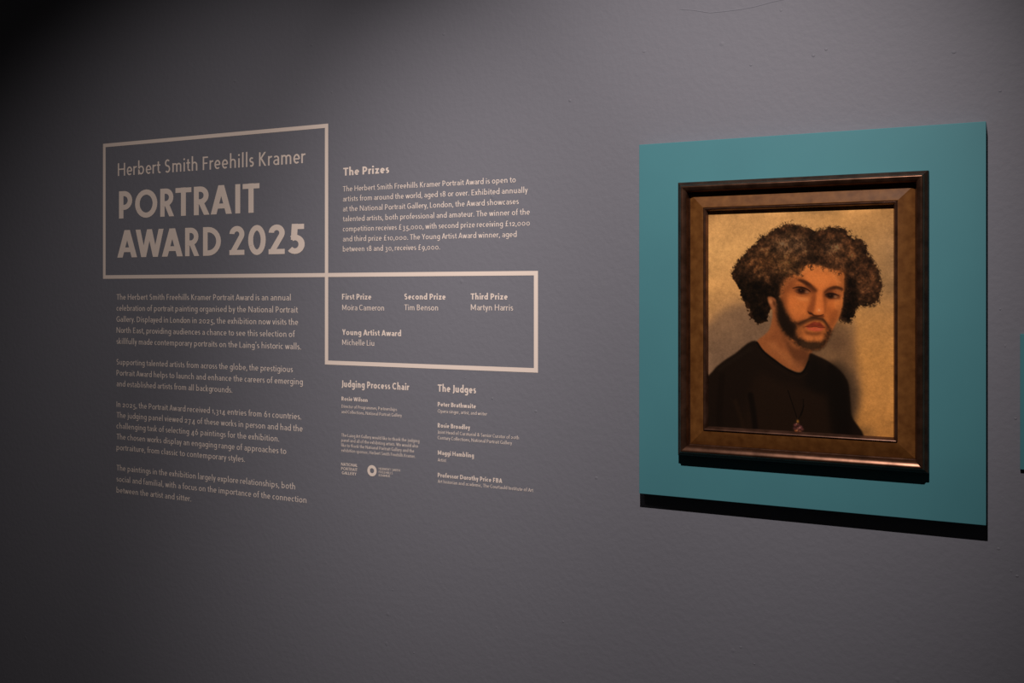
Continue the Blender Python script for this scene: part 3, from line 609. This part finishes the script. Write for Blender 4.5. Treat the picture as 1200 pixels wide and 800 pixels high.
# outlines round the title and round the prize winners
def bar(o, x0, x1, z0, z1): poly_mesh('outline_bar', [[(x0, z0), (x1, z0), (x1, z1), (x0, z1)]], o, o.location.x, o.location.z)
title_outline = tag(empty('title_outline', (-2.5789, VY, 1.5912)), 'cream rectangle outline around the bold award title', 'outline')
bar(title_outline, -2.5789, -1.713, 2.0028, 2.0139); bar(title_outline, -2.5789, -1.713, 1.5912, 1.6023)
bar(title_outline, -2.5789, -2.5678, 1.6023, 2.0028); bar(title_outline, -1.7241, -1.713, 1.6023, 2.0028)
prize_outline = tag(empty('prize_outline', (-1.7241, VY, 1.35)), 'cream rectangle outline around the four prize entries, joined to the title outline', 'outline')
bar(prize_outline, -1.713, -1.075, 1.5912, 1.6023); bar(prize_outline, -1.7241, -1.075, 1.35, 1.3611)
bar(prize_outline, -1.7241, -1.713, 1.3611, 1.5912); bar(prize_outline, -1.0861, -1.075, 1.3611, 1.5912)

TITLE_WEIGHT = 18.6
lettering('wall_text_paragraph', 'first five line cream paragraph of introduction, directly under the title outline', 'wall text', 'introduction paragraphs under the title', [
    ('text_line', 'The Herbert Smith Freehills Kramer Portrait Award is an annual', 11, -2.5201, -1.8424, 1.5261, 0.0171),
    ('text_line', 'celebration of portrait painting organised by the National Portrait', 11, -2.5201, -1.8173, 1.4918, 0.0171),
    ('text_line', 'Gallery. Displayed in London in 2025, the exhibition now visits the', 11, -2.5201, -1.8164, 1.4575, 0.0171),
    ('text_line', 'North East, providing audiences a chance to see this selection of', 11, -2.5201, -1.828, 1.4233, 0.0171),
    ('text_line', "skillfully made contemporary portraits on the Laing's historic walls.", 11, -2.5201, -1.8059, 1.389, 0.0171)])
lettering('wall_text_paragraph', 'three line cream paragraph of introduction, second below the title outline', 'wall text', 'introduction paragraphs under the title', [
    ('text_line', 'Supporting talented artists from across the globe, the prestigious', 11, -2.5201, -1.8349, 1.3246, 0.0171),
    ('text_line', 'Portrait Award helps to launch and enhance the careers of emerging', 11, -2.5201, -1.8, 1.2909, 0.0171),
    ('text_line', 'and established artists from all backgrounds.', 11, -2.5201, -2.0545, 1.2573, 0.0171)])
lettering('wall_text_paragraph', 'five line cream paragraph with numbers of entries, third below the title outline', 'wall text', 'introduction paragraphs under the title', [
    ('text_line', 'In 2025, the Portrait Award received 1,314 entries from 61 countries.', 11, -2.5201, -1.8051, 1.1933, 0.0171),
    ('text_line', 'The judging panel viewed 274 of these works in person and had the', 11, -2.5201, -1.8006, 1.1599, 0.0171),
    ('text_line', 'challenging task of selecting 46 paintings for the exhibition.', 11, -2.5201, -1.8833, 1.1265, 0.0171),
    ('text_line', 'The chosen works display an engaging range of approaches to', 11, -2.5201, -1.8581, 1.093, 0.0171),
    ('text_line', 'portraiture, from classic to contemporary styles.', 11, -2.5201, -2.0074, 1.0596, 0.0171)])
lettering('wall_text_paragraph', 'lowest three line cream paragraph of introduction at the bottom left', 'wall text', 'introduction paragraphs under the title', [
    ('text_line', 'The paintings in the exhibition largely explore relationships, both', 11, -2.5201, -1.8268, 0.9961, 0.0171),
    ('text_line', 'social and familial, with a focus on the importance of the connection', 11, -2.5201, -1.7876, 0.9616, 0.0171),
    ('text_line', 'between the artist and sitter.', 11, -2.5201, -2.2131, 0.9271, 0.0171)])
lettering('section_heading', 'bold cream heading reading The Prizes, right of the title outline', 'heading', 'bold section headings', [
    ('text_line', 'The Prizes', 19, -1.6624, -1.5132, 1.8676, 0.0215)])
lettering('wall_text_paragraph', 'seven line cream paragraph about prize money, under its heading The Prizes', 'wall text', None, [
    ('text_line', 'The Herbert Smith Freehills Kramer Portrait Award is open to', 11, -1.6635, -1.1364, 1.8246, 0.0142),
    ('text_line', 'artists from around the world, aged 18 or over. Exhibited annually', 11, -1.6635, -1.103, 1.7973, 0.0142),
    ('text_line', 'at the National Portrait Gallery, London, the Award showcases', 11, -1.6635, -1.128, 1.7699, 0.0142),
    ('text_line', 'talented artists, both professional and amateur. The winner of the', 11, -1.6635, -1.0975, 1.7426, 0.0142),
    ('text_line', 'competition receives £35,000, with second prize receiving £12,000', 11, -1.6635, -1.0975, 1.7152, 0.0142),
    ('text_line', 'and third prize £10,000. The Young Artist Award winner, aged', 11, -1.6635, -1.1338, 1.6879, 0.0142),
    ('text_line', 'between 18 and 30, receives £9,000.', 11, -1.6635, -1.356, 1.6605, 0.0142)])
lettering('prize_entry', 'cream entry headed First Prize with a name below, in the lower outline', 'wall text', 'prize entries inside the lower outline', [
    ('heading_line', 'First Prize', 18, -1.6664, -1.5703, 1.5295, 0.0155),
    ('text_line', 'Moira Cameron', 11, -1.6664, -1.5295, 1.5003, 0.015)])
lettering('prize_entry', 'cream entry headed Second Prize with a name below, in the lower outline', 'wall text', 'prize entries inside the lower outline', [
    ('heading_line', 'Second Prize', 18, -1.4654, -1.3391, 1.5301, 0.0155),
    ('text_line', 'Tim Benson', 11, -1.4654, -1.3621, 1.5019, 0.015)])
lettering('prize_entry', 'cream entry headed Third Prize with a name below, in the lower outline', 'wall text', 'prize entries inside the lower outline', [
    ('heading_line', 'Third Prize', 18, -1.2651, -1.1591, 1.5308, 0.0155),
    ('text_line', 'Martyn Harris', 11, -1.2651, -1.1438, 1.5034, 0.015)])
lettering('prize_entry', 'cream entry headed Young Artist Award, lowest in the lower outline', 'wall text', 'prize entries inside the lower outline', [
    ('heading_line', 'Young Artist Award', 18, -1.6664, -1.4755, 1.4326, 0.0155),
    ('text_line', 'Michelle Liu', 11, -1.6664, -1.5612, 1.4052, 0.015)])
lettering('section_heading', 'bold cream heading reading Judging Process Chair, below the lower outline', 'heading', 'bold section headings', [
    ('text_line', 'Judging Process Chair', 19, -1.6675, -1.4505, 1.2903, 0.0182)])
lettering('section_heading', 'bold cream heading reading The Judges, below the lower outline at right', 'heading', 'bold section headings', [
    ('text_line', 'The Judges', 19, -1.3629, -1.2494, 1.2909, 0.0188)])
lettering('judge_entry', 'small cream name and two line role under the heading Judging Process Chair', 'wall text', 'names with roles', [
    ('heading_line', 'Rosie Wilson', 19, -1.6681, -1.5825, 1.2531, 0.0108),
    ('text_line', 'Director of Programmes, Partnerships', 11, -1.6681, -1.4886, 1.2335, 0.0086),
    ('text_line', 'and Collections, National Portrait Gallery', 11, -1.6681, -1.4734, 1.2186, 0.0086)])
lettering('judge_entry', 'first small cream name and role under the heading The Judges', 'wall text', 'names with roles', [
    ('heading_line', 'Peter Brathwaite', 19, -1.3629, -1.2499, 1.2525, 0.0114),
    ('text_line', 'Opera singer, artist, and writer', 11, -1.3629, -1.2176, 1.2362, 0.0086)])
lettering('judge_entry', 'second small cream name, with a two line role, under the heading The Judges', 'wall text', 'names with roles', [
    ('heading_line', 'Rosie Broadley', 19, -1.3629, -1.2668, 1.1976, 0.0114),
    ('text_line', 'Joint Head of Curatorial & Senior Curator of 20th', 11, -1.3629, -1.1276, 1.1816, 0.0086),
    ('text_line', 'Century Collections, National Portrait Gallery', 11, -1.3629, -1.1471, 1.1669, 0.0086)])
lettering('judge_entry', 'third small cream name under the heading The Judges, with a one word role', 'wall text', 'names with roles', [
    ('heading_line', 'Maggi Hambling', 19, -1.3629, -1.2556, 1.1265, 0.0114),
    ('text_line', 'Artist', 11, -1.3629, -1.3378, 1.1091, 0.0086)])
lettering('judge_entry', 'lowest small cream name and long one line role under the heading The Judges', 'wall text', 'names with roles', [
    ('heading_line', 'Professor Dorothy Price FBA', 19, -1.3629, -1.1743, 1.0683, 0.0114),
    ('text_line', 'Art historian and academic, The Courtauld Institute of Art', 11, -1.3629, -1.0879, 1.0534, 0.0086)])
lettering('thanks_paragraph', 'four line small cream paragraph of thanks above the two logos', 'wall text', None, [
    ('text_line', 'The Laing Art Gallery would like to thank the judging', 11, -1.6687, -1.4191, 1.1545, 0.0086),
    ('text_line', 'panel and all of the exhibiting artists. We would also', 11, -1.6687, -1.423, 1.1408, 0.0086),
    ('text_line', 'like to thank the National Portrait Gallery and the', 11, -1.6687, -1.4351, 1.127, 0.0086),
    ('text_line', 'exhibition sponsor, Herbert Smith Freehills Kramer.', 11, -1.6687, -1.4309, 1.1132, 0.0086)])
lettering('gallery_logo', 'three line capital letter gallery logo in cream, left of the ring logo', 'logo', 'logos below the thanks', [
    ('text_line', 'NATIONAL', 15, -1.6692, -1.615, 1.0753, 0.008),
    ('text_line', 'PORTRAIT', 15, -1.6692, -1.6156, 1.0634, 0.008),
    ('text_line', 'GALLERY', 15, -1.6667, -1.6189, 1.0519, 0.008)])
sponsor_logo = tag(empty('sponsor_logo', (-1.5681, VY, 1.0689)), 'ring logo with three tiny lines of capitals, below the paragraph of thanks', 'logo', 'logos below the thanks')
ring_polys = []; q = arc(0, 0, 1, 1, 0, 360, 40)
for i in range(40): ring_polys.append([(0.015*q[i][0], 0.015*q[i][1]), (0.015*q[i+1][0], 0.015*q[i+1][1]), (0.0067*q[i+1][0], 0.0067*q[i+1][1]), (0.0067*q[i][0], 0.0067*q[i][1])])
poly_mesh('ring', ring_polys, sponsor_logo)
for part, text, S, x0, x1, z, cap in [('text_line', 'HERBERT SMITH', 12, -1.5464, -1.4787, 1.0732, 0.0062), ('text_line', 'FREEHILLS', 12, -1.5464, -1.5021, 1.0644, 0.0062), ('text_line', 'KRAMER', 12, -1.5464, -1.5105, 1.0557, 0.0062)]:
    poly_mesh(part, set_line(text, S, x0, x1, z, cap), sponsor_logo, -1.5681, 1.0689)
sponsor_line = tag(empty('sponsor_lettering', (-2.5146, VY, 1.9098)), 'thin cream lettering naming the sponsor, above the bold title', 'lettering')
end, items = compose('Herbert Smith Freehills Kramer', 11.5)
sx = (-1.7911--2.5146)/end; sz = .0395/100; start = 0
for word in ('Herbert', 'Smith', 'Freehills', 'Kramer'):
    poly_mesh('word', [[((g_+px)*sx, pz*sz) for px, pz in p] for ch, g_, W, ps in items[start:start+len(word)] for p in ps], sponsor_line); start += len(word)
title = tag(empty('title_lettering', (-2.5173, VY, 1.6566)), 'large bold cream two line award title inside the upper outline', 'title')
for word, z, spans in [('PORTRAIT', 0.1209, [(0.0077, 0.0639), (0.0762, 0.1682), (0.1802, 0.2373), (0.2418, 0.305), (0.3147, 0.3766), (0.38, 0.461), (0.4736, 0.492), (0.5012, 0.563)]), ('AWARD', 0.0, [(0.0, 0.0847), (0.0781, 0.1938), (0.1866, 0.2713), (0.2802, 0.3366), (0.3506, 0.4195)]), ('2025', 0.0, [(0.4517, 0.5078), (0.5219, 0.5858), (0.5963, 0.654), (0.6659, 0.7239)])]:
    row = empty('title_word', (spans[0][0], 0, z), title)
    for ch, (a, b) in zip(word, spans):
        W, ps = glyph(ch, TITLE_WEIGHT)
        poly_mesh('letter', [[(a+px*(b-a)/W-spans[0][0], pz*.0845/100) for px, pz in p] for p in ps], row)
